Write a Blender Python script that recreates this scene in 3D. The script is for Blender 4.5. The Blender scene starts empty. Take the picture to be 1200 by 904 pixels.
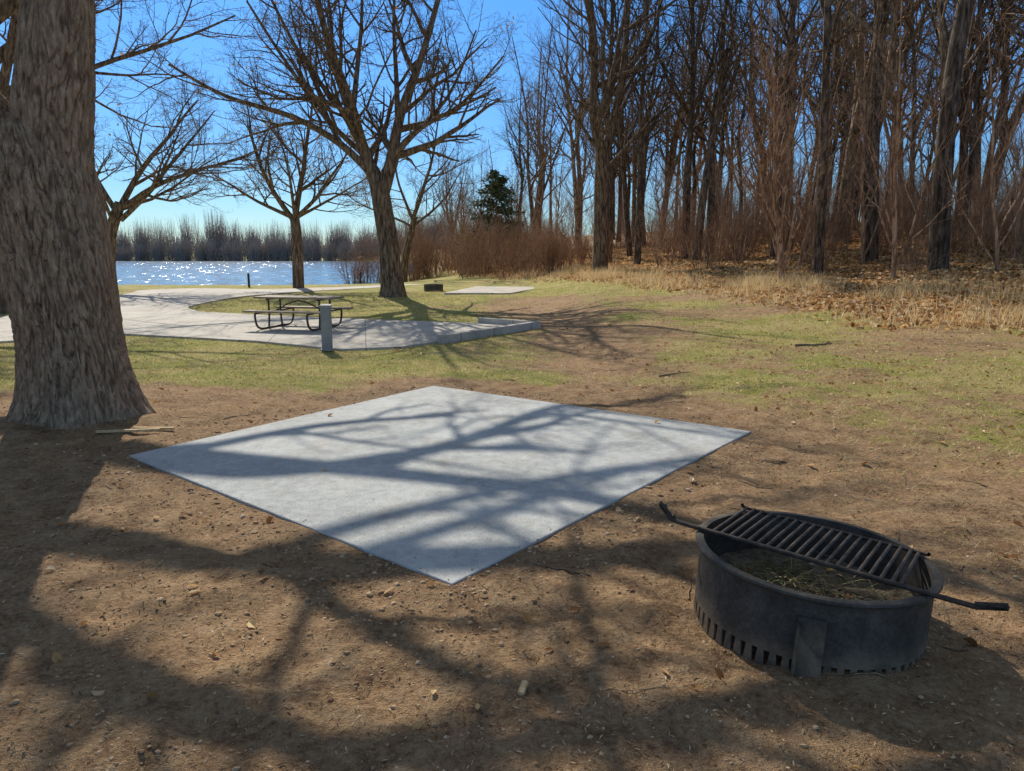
import bpy, math, random, time
import numpy as np
from mathutils import Vector, Matrix, Quaternion
T0=time.time()
rng=np.random.default_rng(11)
random.seed(5)
scene=bpy.context.scene
AZ=math.radians(22); EL=math.radians(36)

# ---------------------------------------------------------------- noise
def _h(x,y,s):
    n=(x*374761393+y*668265263+s*974634777)&0xffffffff
    n=((n^(n>>13))*1274126177)&0xffffffff
    n=(n^(n>>16))&0xffffffff
    return n/4294967295.0*2-1
def vn(x,y,s=0):
    x=np.asarray(x,float); y=np.asarray(y,float)
    xi=np.floor(x).astype(np.int64); yi=np.floor(y).astype(np.int64)
    fx=x-xi; fy=y-yi
    fx=fx*fx*(3-2*fx); fy=fy*fy*(3-2*fy)
    a=_h(xi,yi,s);b=_h(xi+1,yi,s);c=_h(xi,yi+1,s);d=_h(xi+1,yi+1,s)
    return (a*(1-fx)+b*fx)*(1-fy)+(c*(1-fx)+d*fx)*fy
def fbm(x,y,s=0,o=4):
    r=0;a=1;t=0
    for i in range(o):
        r=r+a*vn(np.asarray(x)*2**i+i*17.3,np.asarray(y)*2**i+i*9.1,s+i); t+=a; a*=.5
    return r/t
def S(t):
    t=np.clip(t,0,1); return t*t*(3-2*t)

# ---------------------------------------------------------------- terrain
PAD=[(-.289,3.27),(2.136,6.295),(-.94,8.53),(-3.02,5.507)]   # anticlockwise
def pad_d(x,y):
    d=np.full(np.shape(x),-1e9)
    for i in range(4):
        ax,ay=PAD[i];bx,by=PAD[(i+1)%4]
        ex,ey=bx-ax,by-ay; l=math.hypot(ex,ey)
        d=np.maximum(d,((x-ax)*ey-(y-ay)*ex)/l)
    return d
def wood_s(x,y): return (x-10)*.96+(y-17)*.275
def height(x,y,micro=True):
    x=np.asarray(x,float); y=np.asarray(y,float)
    h=-.3*S((y-8.5)/5)*S((3.5-x)/2.7)
    s=wood_s(x,y)+2.3
    sp=1.6*np.log1p(np.exp(np.clip(s/1.6,-30,30)))
    hill=7.0*(1-np.exp(-sp*.18/7.0))
    hill=hill*S((y+20)/30)
    h=h+hill
    h=h-.8*S((y-38)/24)*S((-x-2)/10)
    lake=S((y-56-2.5*vn(x/9,x*0,3))/8)*S((-13-x+3*vn(y/12,y*0,4))/6)*(1-S((y-190)/12))
    h=h-1.8*lake
    h=h+5*S((y-205)/120)*S((-x+20)/40)
    und=fbm(x/5,y/5,21,3)*.09*S((pad_d(x,y)-.3)/3)*(1-S((8-np.abs(y-21)))*S((1.5-x)/2))
    und=und+fbm(x/2.2,y/2.2,25,3)*.16*S((wood_s(x,y)+3)/4)
    h=h+und*(y<60)
    if micro:
        d=pad_d(x,y)
        m=S(d/.35)
        near=1-S((y-8)/5)
        a=.012+.034*near
        path=1-S((3-x)/3)*S((y-11)/2)*.8
        mic=(fbm(x*2.1,y*2.1,31,3)*.9+fbm(x*9,y*9,41,3)*.55)*a*path
        h=h+mic*m - .03*(1-S((d+.1)/.1))
        h=h+.014*np.exp(-((d-.10)/.1)**2)*vn(x*5,y*5,51)+.008*np.exp(-(d/.15)**2)
        g=np.exp(-((x+4.1)**2+(y-6.75)**2)/1.1)
        h=h+.10*g
    return h
def H(x,y): return float(height(np.array([x]),np.array([y]))[0])

# ---------------------------------------------------------------- mesh helpers
def link(o,parent=None):
    scene.collection.objects.link(o)
    if parent: o.parent=parent
    return o
def np_mesh(name,V,F,mat=None,smooth=True):
    V=np.asarray(V,np.float32); F=np.asarray(F,np.int32)
    me=bpy.data.meshes.new(name)
    me.vertices.add(len(V)); me.vertices.foreach_set('co',V.ravel())
    k=F.shape[1]
    me.loops.add(F.size); me.loops.foreach_set('vertex_index',F.ravel())
    me.polygons.add(len(F)); me.polygons.foreach_set('loop_start',np.arange(len(F),dtype=np.int32)*k)
    me.update(calc_edges=True)
    me.polygons.foreach_set('use_smooth',np.full(len(F),smooth,bool))
    if mat: me.materials.append(mat)
    me.validate()
    return me
def obj(name,me,parent=None,loc=(0,0,0)):
    o=bpy.data.objects.new(name,me); o.location=loc
    return link(o,parent)
def empty(name,loc=(0,0,0),rotz=0):
    o=bpy.data.objects.new(name,None); o.location=loc; o.rotation_euler=(0,0,rotz); o.empty_display_size=.3
    return link(o)
def tubes(lines,cap=False):
    groups={}
    for pts,rad in lines:
        r=max(rad); s=12 if r>.15 else (8 if r>.06 else (5 if r>.02 else 3))
        groups.setdefault((len(pts),s),[]).append((pts,rad))
    VV=[];FF=[];off=0
    for (P,s),L in groups.items():
        C=np.array([[tuple(p) for p in a] for a,_ in L],float); R=np.array([b for _,b in L],float)
        T=np.gradient(C,axis=1); T/=np.linalg.norm(T,axis=2,keepdims=True)+1e-9
        M=np.abs(T.mean(axis=1)); ax=np.argmin(M,axis=1); ref=np.eye(3)[ax][:,None,:]
        U=np.cross(T,np.broadcast_to(ref,T.shape)); U/=np.linalg.norm(U,axis=2,keepdims=True)+1e-9
        W=np.cross(T,U)
        th=np.arange(s)/s*2*math.pi
        V=C[:,:,None,:]+R[:,:,None,None]*(np.cos(th)[None,None,:,None]*U[:,:,None,:]+np.sin(th)[None,None,:,None]*W[:,:,None,:])
        N=len(L)
        idx=np.arange(N*P*s).reshape(N,P,s)+off
        a=idx[:,:-1,:];b=idx[:,1:,:]
        F=np.stack([a,np.roll(a,-1,2),np.roll(b,-1,2),b],-1).reshape(-1,4)
        VV.append(V.reshape(-1,3));FF.append(F);off+=N*P*s
    return np.concatenate(VV),np.concatenate(FF)

# ---------------------------------------------------------------- materials
class NT:
    def __init__(s,name):
        s.m=bpy.data.materials.new(name); s.m.use_nodes=True; s.t=s.m.node_tree; s.b=s.t.nodes['Principled BSDF']
        s.b.inputs['Specular IOR Level'].default_value=.2
    def n(s,ty,props=None,**inp):
        nd=s.t.nodes.new(ty)
        for k,v in (props or {}).items(): setattr(nd,k,v)
        for k,v in inp.items():
            key=k.replace('_',' ')
            if k.startswith('i') and k[1:].isdigit(): key=int(k[1:])
            s.set(nd.inputs[key],v)
        return nd
    def set(s,sock,v):
        if isinstance(v,bpy.types.NodeSocket): s.t.links.new(v,sock)
        else: sock.default_value=v
    def noise(s,vec,scale,detail=5,rough=.6,out=0):
        return s.n('ShaderNodeTexNoise',Vector=vec,Scale=scale,Detail=detail,Roughness=rough).outputs[out]
    def ramp(s,fac,cols):
        nd=s.t.nodes.new('ShaderNodeValToRGB'); s.t.links.new(fac,nd.inputs[0])
        e=nd.color_ramp.elements
        while len(e)<len(cols): e.new(.5)
        for i,(p,c) in enumerate(cols):
            e[i].position=p; e[i].color=(c[0],c[1],c[2],1) if not isinstance(c,(int,float)) else (c,c,c,1)
        return nd.outputs[0]
    def mix(s,f,a,b,mode='MIX'):
        nd=s.t.nodes.new('ShaderNodeMix'); nd.data_type='RGBA'; nd.blend_type=mode
        s.set(nd.inputs[0],f)
        for i,v in ((6,a),(7,b)):
            if isinstance(v,tuple) and len(v)==3: v=(*v,1)
            s.set(nd.inputs[i],v)
        return nd.outputs[2]
    def math(s,op,a,b=0.0,c=0.0,clamp=False):
        nd=s.t.nodes.new('ShaderNodeMath'); nd.operation=op; nd.use_clamp=clamp
        s.set(nd.inputs[0],a); s.set(nd.inputs[1],b); s.set(nd.inputs[2],c); return nd.outputs[0]
    def vmath(s,op,a,b=(0,0,0)):
        nd=s.t.nodes.new('ShaderNodeVectorMath'); nd.operation=op
        s.set(nd.inputs[0],a); s.set(nd.inputs[1],b); return nd.outputs[0]
    def pos(s): return s.n('ShaderNodeNewGeometry').outputs['Position']
    def obj(s): return s.n('ShaderNodeTexCoord').outputs['Object']
    def map(s,v,scale): 
        return s.n('ShaderNodeMapping',Vector=v,Scale=scale).outputs[0]
    def bump(s,h,dist,strength=1.0):
        nd=s.n('ShaderNodeBump',Height=h,Distance=dist,Strength=strength); s.t.links.new(nd.outputs[0],s.b.inputs['Normal'])
    def col(s,c): s.set(s.b.inputs['Base Color'],c if not (isinstance(c,tuple) and len(c)==3) else (*c,1))
    def rough(s,v): s.set(s.b.inputs['Roughness'],v)

def m_ground():
    k=NT('ground_soil_grass'); p=k.pos()
    at=k.n('ShaderNodeAttribute',{'attribute_name':'mask'}); sep=k.n('ShaderNodeSeparateColor',Color=at.outputs[0])
    n1=k.noise(p,.9,3,.7);n2=k.noise(p,5,3,.7);n3=k.noise(p,34,4,.8);n4=k.noise(p,150,2,.8)
    mixn=k.math('ADD',k.math('MULTIPLY',n2,.40),k.math('MULTIPLY',n3,.60))
    soil=k.ramp(mixn,[(.34,(.11,.062,.032)),(.44,(.35,.205,.105)),(.53,(.54,.345,.185)),(.60,(.64,.43,.24)),(.70,(.76,.57,.37))])
    soil=k.mix(k.ramp(n1,[(.42,0),(.62,.6)]),soil,k.mix(.5,soil,(.70,.42,.21)))
    soil=k.mix(k.ramp(n1,[(.34,.5),(.46,0)]),soil,k.mix(.5,soil,(.16,.09,.05)))
    gn=k.noise(p,60,3,.8)
    grass=k.ramp(gn,[(.3,(.20,.15,.045)),(.45,(.52,.40,.14)),(.58,(.72,.58,.24)),(.7,(.82,.71,.38))])
    green=k.ramp(gn,[(.3,(.10,.12,.016)),(.5,(.38,.38,.065)),(.7,(.60,.55,.16))])
    grass=k.mix(k.ramp(k.noise(p,.75,3,.7),[(.43,0),(.56,.85)]),grass,green)
    vo=k.n('ShaderNodeTexVoronoi',Vector=p,Scale=11.0,Randomness=1.0)
    vs=k.n('ShaderNodeSeparateColor',Color=vo.outputs['Color'])
    lit=k.ramp(vs.outputs[0],[(0,(.16,.075,.03)),(.35,(.46,.25,.10)),(.7,(.66,.42,.19)),(1,(.80,.60,.36))])
    lit=k.mix(k.ramp(n2,[(.4,.0),(.62,.45)]),lit,(.36,.21,.11))
    def fac(mask,nz,g=5):
        a=k.math('MULTIPLY_ADD',k.math('SUBTRACT',nz,.5),2.8,mask)
        return k.math('MULTIPLY_ADD',k.math('SUBTRACT',a,.5),g,.5,clamp=True)
    nn=k.math('ADD',k.math('MULTIPLY',k.noise(p,1.6,4,.8),.6),k.math('MULTIPLY',n3,.4))
    c=k.mix(fac(sep.outputs[0],nn,4),soil,grass)
    c=k.mix(fac(sep.outputs[1],nn,4),c,lit)
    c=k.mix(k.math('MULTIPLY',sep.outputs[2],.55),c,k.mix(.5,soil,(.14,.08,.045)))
    k.col(c); k.rough(.95)
    hh=k.math('ADD',k.math('MULTIPLY',n3,1.0),k.math('MULTIPLY',n4,.5))
    hh=k.math('ADD',hh,k.math('MULTIPLY',n2,1.2))
    k.bump(hh,.055,1.0)
    return k.m
def m_concrete(name,base,seed=0,joints=False):
    k=NT(name); p=k.pos()
    a=k.noise(p,1.1,4,.6); b=k.noise(p,110,3,.85); c=k.noise(p,14,4,.7)
    v=k.math('ADD',k.math('MULTIPLY',a,.30),k.math('MULTIPLY',b,.45)); v=k.math('ADD',v,k.math('MULTIPLY',c,.25))
    lo=tuple(x*.5 for x in base); hi=tuple(min(1,x*1.32) for x in base)
    col=k.ramp(v,[(.36,lo),(.5,base),(.62,hi)])
    col=k.mix(k.ramp(k.noise(p,2.3,6,.75),[(.54,0),(.72,.45)]),col,(.36,.28,.19))
    spk=k.n('ShaderNodeTexVoronoi',Vector=p,Scale=38.0)
    col=k.mix(k.ramp(spk.outputs['Distance'],[(.08,.65),(.16,0)]),col,(.12,.09,.07))
    if joints:
        w=k.n('ShaderNodeTexBrick',{'offset':0.0},Vector=k.n('ShaderNodeMapping',Vector=p,Rotation=(0,0,-.2)).outputs[0],Scale=1.0,Mortar_Size=.012,Brick_Width=2.0,Row_Height=1.8)
        col=k.mix(k.math('MULTIPLY',w.outputs['Fac'],.65),col,(.08,.07,.06))
    k.col(col); k.rough(.85); k.bump(k.math('ADD',b,k.math('MULTIPLY',c,.4)),.007,.8)
    return k.m
def m_bark(name,lo,mid,hi,sx=12,sz=2.2,dist=.03,attr=False,det=4,vary=0):
    k=NT(name); o=k.map(k.obj(),(sx,sx,sz))
    a=k.noise(o,1.0,det,.65)
    if attr:
        b=k.noise(k.map(k.obj(),(1,1,.35)),45,4,.75)
        v=k.math('ADD',k.math('MULTIPLY',a,.6),k.math('MULTIPLY',b,.4))
    else: v=a
    col=k.ramp(v,[(.36,lo),(.5,mid),(.63,hi)])
    if attr:
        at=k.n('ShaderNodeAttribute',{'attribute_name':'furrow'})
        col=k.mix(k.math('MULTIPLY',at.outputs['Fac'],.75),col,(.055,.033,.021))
        big=k.noise(k.obj(),1.4,3,.6)
        col=k.mix(k.ramp(big,[(.45,0),(.65,.45)]),col,k.mix(.5,col,(.30,.24,.17)))
    if vary:
        r=k.n('ShaderNodeNewGeometry').outputs['Random Per Island']
        g=k.ramp(r,[(0,(.55,.55,.58)),(.5,(.85,.82,.80)),(1,(1.1,1.0,.92))])
        col=k.mix(vary,col,g,'MULTIPLY')
    k.col(col); k.rough(.9); 
    if dist: k.bump(v,dist,1.0)
    return k.m
def m_island(name,cols,rough=.8,trans=0):
    k=NT(name); r=k.n('ShaderNodeNewGeometry').outputs['Random Per Island']
    k.col(k.ramp(r,cols)); k.rough(rough)
    if trans:
        tr=k.n('ShaderNodeBsdfTranslucent'); 
        k.t.links.new(k.b.inputs['Base Color'].links[0].from_socket,tr.inputs[0])
        mx=k.n('ShaderNodeMixShader',i0=trans); k.t.links.new(k.b.outputs[0],mx.inputs[1]); k.t.links.new(tr.outputs[0],mx.inputs[2])
        k.t.links.new(mx.outputs[0],k.t.nodes['Material Output'].inputs[0])
    return k.m
def m_simple(name,lo,hi,scale=20,rough=.6,metal=0,bump=.002):
    k=NT(name); n=k.noise(k.obj(),scale,6,.7); k.col(k.ramp(n,[(.35,lo),(.65,hi)])); k.rough(rough)
    k.b.inputs['Metallic'].default_value=metal; k.bump(n,bump,1.0); return k.m
def m_steel():
    k=NT('ring_steel'); o=k.obj()
    n=k.noise(o,7,6,.75); f=k.noise(o,60,4,.8)
    c=k.ramp(k.math('ADD',k.math('MULTIPLY',n,.6),k.math('MULTIPLY',f,.4)),[(.36,(.046,.040,.034)),(.5,(.085,.075,.063)),(.64,(.15,.132,.11))])
    z=k.n('ShaderNodeSeparateXYZ',Vector=o).outputs[2]
    dust=k.math('MULTIPLY',k.ramp(z,[(.02,.6),(.12,0)]),k.ramp(n,[(.4,.3),(.6,1)]))
    c=k.mix(dust,c,(.34,.23,.14))
    c=k.mix(k.ramp(f,[(.62,0),(.72,.5)]),c,(.20,.10,.05))
    k.col(c); k.rough(.65); k.b.inputs['Specular IOR Level'].default_value=.15; k.bump(f,.0015,1.0); return k.m
def m_water():
    k=NT('lake_water'); p=k.pos(); k.col((.04,.12,.22)); k.rough(.15); k.b.inputs['Specular IOR Level'].default_value=.6
    a=k.noise(k.map(p,(1.6,.35,1)),1.0,4,.75,1)
    gust=k.ramp(k.noise(k.map(p,(.035,.10,1)),1.0,3,.6),[(.38,.9),(.62,1.9)])
    v=k.vmath('SUBTRACT',a,(.5,.5,.5)); v=k.vmath('MULTIPLY',v,gust); v=k.vmath('MULTIPLY',v,(1,1,0)); v=k.vmath('ADD',v,(0,0,1)); v=k.vmath('NORMALIZE',v)
    k.t.links.new(v,k.b.inputs['Normal'])
    return k.m
MG=m_ground()
MC=m_concrete('pad_concrete',(.50,.50,.475)); MC2=m_concrete('path_concrete',(.56,.50,.42),joints=True)
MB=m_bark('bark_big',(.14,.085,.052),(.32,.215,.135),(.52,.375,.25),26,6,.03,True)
MB2=m_bark('bark_grey',(.05,.034,.023),(.16,.11,.072),(.31,.225,.15))
MB3=m_bark('bark_wood',(.09,.060,.037),(.27,.185,.115),(.54,.395,.26),dist=0,det=3,vary=.9)
MB3D=m_bark('bark_wood_dark',(.04,.030,.022),(.12,.088,.062),(.25,.19,.14),dist=0,det=3,vary=.6)
MB4=m_bark('bark_twig_red',(.20,.115,.07),(.42,.25,.15),(.62,.43,.28),dist=0,det=2,vary=.7)
MB5=m_bark('distant_twigs_haze_tint',(.28,.22,.18),(.42,.34,.28),(.54,.45,.38),dist=0,det=2)  # pale far-shore twigs, distance haze painted into the bark colour
MLEAF=m_island('dry_leaf',[(0,(.20,.085,.03)),(.3,(.48,.24,.085)),(.6,(.68,.42,.17)),(.85,(.80,.58,.31)),(1,(.85,.70,.47))],.7,.3)
MGR=m_island('dry_grass',[(0,(.20,.24,.035)),(.32,(.44,.42,.09)),(.55,(.68,.56,.20)),(.8,(.82,.69,.33)),(1,(.87,.77,.46))],.7,.35)
MPEB=m_island('clod',[(0,(.15,.085,.045)),(.4,(.38,.24,.13)),(.85,(.54,.37,.22)),(1,(.60,.46,.31))],.95)
MSTEEL=m_steel()
MGRATE=m_simple('grate_steel',(.038,.030,.025),(.12,.093,.072),30,.5,.3)
MASH=m_simple('ash',(.10,.075,.05),(.36,.30,.21),22,.95,0,.03)

# ---------------------------------------------------------------- ground
nx,ny=700,740
b=7.0
u=np.linspace(-1,1,nx); X=650*np.sinh(b*u)/math.sinh(b)+.2
v=np.linspace(-.52,1,ny); Y=900*np.sinh(7.2*v)/math.sinh(7.2)+3.2
gx,gy=np.meshgrid(X,Y); gz=height(gx,gy)
V=np.stack([gx,gy,gz],-1).reshape(-1,3)
idx=np.arange(nx*ny).reshape(ny,nx)
F=np.stack([idx[:-1,:-1],idx[:-1,1:],idx[1:,1:],idx[1:,:-1]],-1).reshape(-1,4)
gme=np_mesh('ground',V,F,MG)
def grass_mask(x,y):
    left=S((y-7.1-.5*x*(x>0))/2.4)*S((2.5-x)/3)
    right=.54*S((y-2.9)/2.2)*S((x-.8)/2)
    far=S((y-24)/8)
    berm=S(1-np.abs((x-1.5+ (y-14)*.12))/3.2)*S((y-8)/4)*(1-S((y-26)/8))
    g=np.maximum(np.maximum(left,right),far*.9)-.45*berm
    g=g+.75*fbm(x/2.3,y/2.3,71,4)*(g>.05)
    d=pad_d(x,y); g=g*S((d-.3)/1.0)
    g=g*S(((x+4.1)**2+(y-6.75)**2-1.5)/4)
    return np.clip(g,0,1)
def litter_mask(x,y):
    s=wood_s(x,y); return np.clip(S((s+3.2+1.6*fbm(x/3,y/3,81,3))/3.2),0,1)
msk=np.ones((nx*ny,4),np.float32)
xs,ys=gx.ravel(),gy.ravel()
msk[:,0]=grass_mask(xs,ys); msk[:,1]=litter_mask(xs,ys)
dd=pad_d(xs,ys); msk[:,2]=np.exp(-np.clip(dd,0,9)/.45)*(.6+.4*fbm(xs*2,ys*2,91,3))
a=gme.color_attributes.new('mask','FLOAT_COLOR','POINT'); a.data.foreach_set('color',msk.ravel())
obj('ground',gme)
wm=np_mesh('lake',[(-700,52,-1.05),(20,52,-1.05),(20,230,-1.05),(-700,230,-1.05)],[(0,1,2,3)],m_water())
obj('lake_water',wm)

# ---------------------------------------------------------------- slabs
def catmull(P,n=6,closed=True):
    out=[];N=len(P)
    for i in range(N if closed else N-1):
        p=[Vector((*P[(i+j)%N],)) if closed else Vector(P[min(max(i+j,0),N-1)]) for j in (-1,0,1,2)]
        for k in range(n):
            t=k/n
            out.append(.5*((2*p[1])+(p[2]-p[0])*t+(2*p[0]-5*p[1]+4*p[2]-p[3])*t*t+(3*p[1]-p[0]-3*p[2]+p[3])*t**3))
    if not closed: out.append(Vector(P[-1]))
    return out
def slab(name,poly,top,thick,mat,bev=.012,parent=None):
    import bmesh
    bm=bmesh.new(); vs=[bm.verts.new((p[0],p[1],top)) for p in poly]
    f=bm.faces.new(vs); f.normal_update()
    if f.normal.z<0: f.normal_flip()
    r=bmesh.ops.extrude_face_region(bm,geom=[f])
    nv=[e for e in r['geom'] if isinstance(e,bmesh.types.BMVert)]
    for q in nv: q.co.z-=thick
    bmesh.ops.recalc_face_normals(bm,faces=bm.faces)
    me=bpy.data.meshes.new(name); bm.to_mesh(me); bm.free(); me.materials.append(mat)
    o=obj(name,me,parent)
    if bev:
        md=o.modifiers.new('b','BEVEL'); md.width=bev; md.segments=2; md.limit_method='ANGLE'
    return o
slab('concrete_pad',PAD,.02,.12,MC,.008)
path=[(-26,12.5),(-10.7,15.1),(-9.0,16.6),(-5.4,15.2),(-3.3,13.9),(-2.2,14.25),(-1.57,15.1),(.53,18.05),(-.9,19),(-4.8,20.4),(-7.4,21.5),(-9.7,22.7)]
curve=catmull([(-9.7,22.7),(-10.9,24.5),(-11.3,27.3),(-11.2,30.9),(-9.5,34.6),(-6.5,38.5),(-4.6,41)],5,False)
curve2=catmull([(-6.0,42),(-9,38.6),(-12.4,36.4),(-15.7,37.2),(-17.9,35.6),(-17.2,32.8),(-16.2,27),(-14.8,21.0),(-17,18.3),(-27,17)],5,False)
poly=path[:-1]+[tuple(c) for c in curve]+[tuple(c) for c in curve2]
slab('concrete_path',poly,-.255,.15,MC2,.01)
slab('concrete_kerb',[(-1.57,15.08),(-1.42,14.98),(.72,18.08),(-.85,19.16),(-.9,19.02),(.50,18.04)],-.12,.25,MC2,.01)
slab('concrete_pad',[(-2.9,31.2),(-.1,31.0),(1.7,36.5),(-1.8,37)],-.15,.25,MC2,.01)

# ---------------------------------------------------------------- tree generator
SEGS=[12,10,8,6,4,3]; WAN=[.04,.13,.19,.23,.26,.3]; NCH=[0,9,7,5,3,0]; 
class Tree:
    def __init__(s,seed,maxlv=5,trop=.06,nch=None,rmin=.005,angle=(32,68),segs=None,wk=1.0):
        s.r=random.Random(seed); s.L=[]; s.maxlv=maxlv; s.trop=trop; s.nch=nch or NCH; s.rmin=rmin; s.angle=angle; s.tips=[]
        s.segs=segs or SEGS; s.wk=wk
    def rv(s):
        return Vector((s.r.gauss(0,1),s.r.gauss(0,1),s.r.gauss(0,1)))
    def children(s,pts,rads,L,lv,t0=.22):
        if lv>=s.maxlv: s.tips.append(pts[-1]); return
        n=s.nch[lv]; N=len(pts)-1
        for k in range(n):
            t=t0+(1-t0)*(k+s.r.random())/n
            f=t*N; i=min(int(f),N-1); fr=f-i
            p=pts[i].lerp(pts[i+1],fr); d=(pts[i+1]-pts[i]).normalized(); r=rads[i]*(1-fr)+rads[i+1]*fr
            ax=d.cross(s.rv()).normalized()
            cd=Quaternion(ax,math.radians(s.r.uniform(*s.angle)))@d
            if cd.z<-.1: cd.z*=.3
            cl=L*s.r.uniform(.36,.68)*(1.12-.55*t)
            s.grow(p,cd,cl,max(s.rmin,min(r*.72,r*s.r.uniform(.45,.8))),lv+1)
    def grow(s,p,d,L,r,lv,wan=None):
        n=s.segs[lv]; w=(WAN[lv] if wan is None else wan)*s.wk
        pts=[p.copy()]; rads=[r]; d=d.normalized(); tip=max(.003,r*(.22 if lv<3 else .4))
        for i in range(n):
            d=(d+s.rv()*w*.6+Vector((0,0,s.trop))).normalized()
            p=p+d*(L/n); pts.append(p.copy()); rads.append(r+(tip-r)*(i+1)/n)
        s.L.append((pts,rads)); s.children(pts,rads,L,lv)
    def path(s,P,r0,r1,lv=0,n=4,children=True,t0=.3,L=None):
        pts=[Vector(q) for q in catmull([tuple(q) for q in P],n,False)]; N=len(pts)-1
        rads=[r0+(r1-r0)*(i/N) for i in range(N+1)]
        s.L.append((pts,rads))
        if children: s.children(pts,rads,L or sum((pts[i+1]-pts[i]).length for i in range(N)),lv,t0)
    def mesh(s,name,mat):
        V,F=tubes(s.L); return np_mesh(name,V,F,mat)

def leafmesh(name,P,size,mat,flat=.4,seed=0,asp=.5):
    r=np.random.default_rng(seed); N=len(P); P=np.asarray(P,float)
    nrm=r.normal(size=(N,3))*flat; nrm[:,2]+=1; nrm/=np.linalg.norm(nrm,axis=1,keepdims=True)
    a=r.uniform(0,2*math.pi,N); d=np.stack([np.cos(a),np.sin(a),np.zeros(N)],1)
    d-=nrm*(d*nrm).sum(1,keepdims=True); d/=np.linalg.norm(d,axis=1,keepdims=True)
    w=np.cross(nrm,d); sz=(size*r.uniform(.6,1.3,N))[:,None]
    b_=P-d*sz*.5; t=P+d*sz*.5; up=nrm*sz*r.uniform(.05,.3,N)[:,None]*min(1,asp*2.2)
    wd=sz*asp
    vs=[b_,P-d*sz*.2+w*wd*.8*.5+up,P+d*sz*.2+w*wd*.5+up,t,P+d*sz*.2-w*wd*.5+up,P-d*sz*.2-w*wd*.4+up]
    V=np.stack(vs,1).reshape(-1,3); o=np.arange(N)[:,None]*6
    F=np.concatenate([o+np.array([0,1,2,3]),o+np.array([0,3,4,5])],0)
    return np_mesh(name,V,F,mat,False)

def rough_tube(path,radii,sides,rows,seed,flare=0,amp=.03):
    pts=catmull([tuple(p) for p in path],20,False); P=np.array([tuple(p) for p in pts])
    rr=np.interp(np.linspace(0,1,rows),np.linspace(0,1,len(radii)),radii)
    t=np.linspace(0,1,rows); tt=np.linspace(0,1,len(P)); C=np.stack([np.interp(t,tt,P[:,i]) for i in range(3)],1)
    T=np.gradient(C,axis=0); T/=np.linalg.norm(T,axis=1,keepdims=True)
    U=np.cross(T,np.array([0,1,0.])); U/=np.linalg.norm(U,axis=1,keepdims=True); W=np.cross(U,T)
    th=np.linspace(0,2*math.pi,sides,endpoint=False)
    L=np.concatenate([[0],np.cumsum(np.linalg.norm(np.diff(C,axis=0),axis=1))])
    TH,Z=np.meshgrid(th,L)
    k=29.0*np.mean(rr)
    q=TH*k+.9*fbm(TH*4,Z*4,seed+3,3); z=Z*4.6+.9*vn(TH*k*.5,Z*2,seed+9)
    n=vn(q,z,seed)+.5*vn(q*2.1,z*2.4,seed+1)
    fur=np.exp(-(np.abs(n)/.19)**2)*(.7+.3*vn(q*1.3,z*3,seed+2))
    big=.06*fbm(TH*1.2,Z*.8,seed+5,2)*np.mean(rr)*2
    seamw=S(np.minimum(TH,2*math.pi-TH)/.3); 
    R=rr[:,None]+(-amp*fur+amp*.6*fbm(q*1.9,z*4,seed+7,4)+big)*seamw
    if flare:
        lobes=1+.35*np.sin(TH*5+seed)+.25*np.sin(TH*3+1)
        R=R+flare*np.exp(-Z/.28)*lobes
    V=C[:,None,:]+R[:,:,None]*(np.cos(TH)[:,:,None]*W[:,None,:]+np.sin(TH)[:,:,None]*U[:,None,:])
    idx=np.arange(rows*sides).reshape(rows,sides); a=idx[:-1];b_=idx[1:]
    F=np.stack([a,np.roll(a,-1,1),np.roll(b_,-1,1),b_],-1).reshape(-1,4)
    return V.reshape(-1,3),F,fur.ravel()
def rt_obj(name,parent,*a,**kw):
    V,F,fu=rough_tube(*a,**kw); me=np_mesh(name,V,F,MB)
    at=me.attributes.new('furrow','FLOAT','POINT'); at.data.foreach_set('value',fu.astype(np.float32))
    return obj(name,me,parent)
e=empty('large_oak_tree',(-4.1,6.75,0)); 
rt_obj('trunk',e,[(.02,0,-.15),(0,0,.5),(-.04,0,1.2),(-.12,0,2.0),(-.20,0,2.7)],[.47,.45,.43,.45,.46,.36],420,460,3,flare=.24,amp=.023)
rt_obj('right_stem',e,[(-.06,0,1.6),(.02,0,2.6),(.17,.02,3.6),(.22,.1,5.0),(.25,.2,7.0)],[.26,.32,.30,.27,.24,.2],280,460,8,amp=.018)
rt_obj('left_stem',e,[(-.22,0,1.6),(-.48,-.05,2.5),(-.95,-.1,3.4),(-1.5,-.1,4.6),(-2.3,0,6.2)],[.28,.30,.27,.25,.22,.18],280,420,12,amp=.018)
t=Tree(101,5,.05)
for d,L,r,p in [((.4,.5,1),8,.16,(.25,.2,6.8)),((-.2,.3,1),8,.14,(.25,.2,6.8)),((.9,-.1,.7),7,.12,(.2,.15,5.8)),((.3,-.9,.8),7,.12,(.22,.15,6.2)),
                ((-.7,.3,1),8,.14,(-2.2,0,6.1)),((-.9,-.5,.8),7,.12,(-2.2,0,6.1)),((-.2,.9,.9),6,.1,(-1.5,-.1,4.7))]:
    t.grow(Vector(p),Vector(d),L,r,1)
t.path([(.2,.15,5.6),(.6,1.6,6.8),(.2,3.6,7.6),(.9,5.2,8.3),(1.9,6.0,8.8)],.17,.07,1,4,True,.25,6)
obj('branches',t.mesh('branches',MB2),e)

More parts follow.
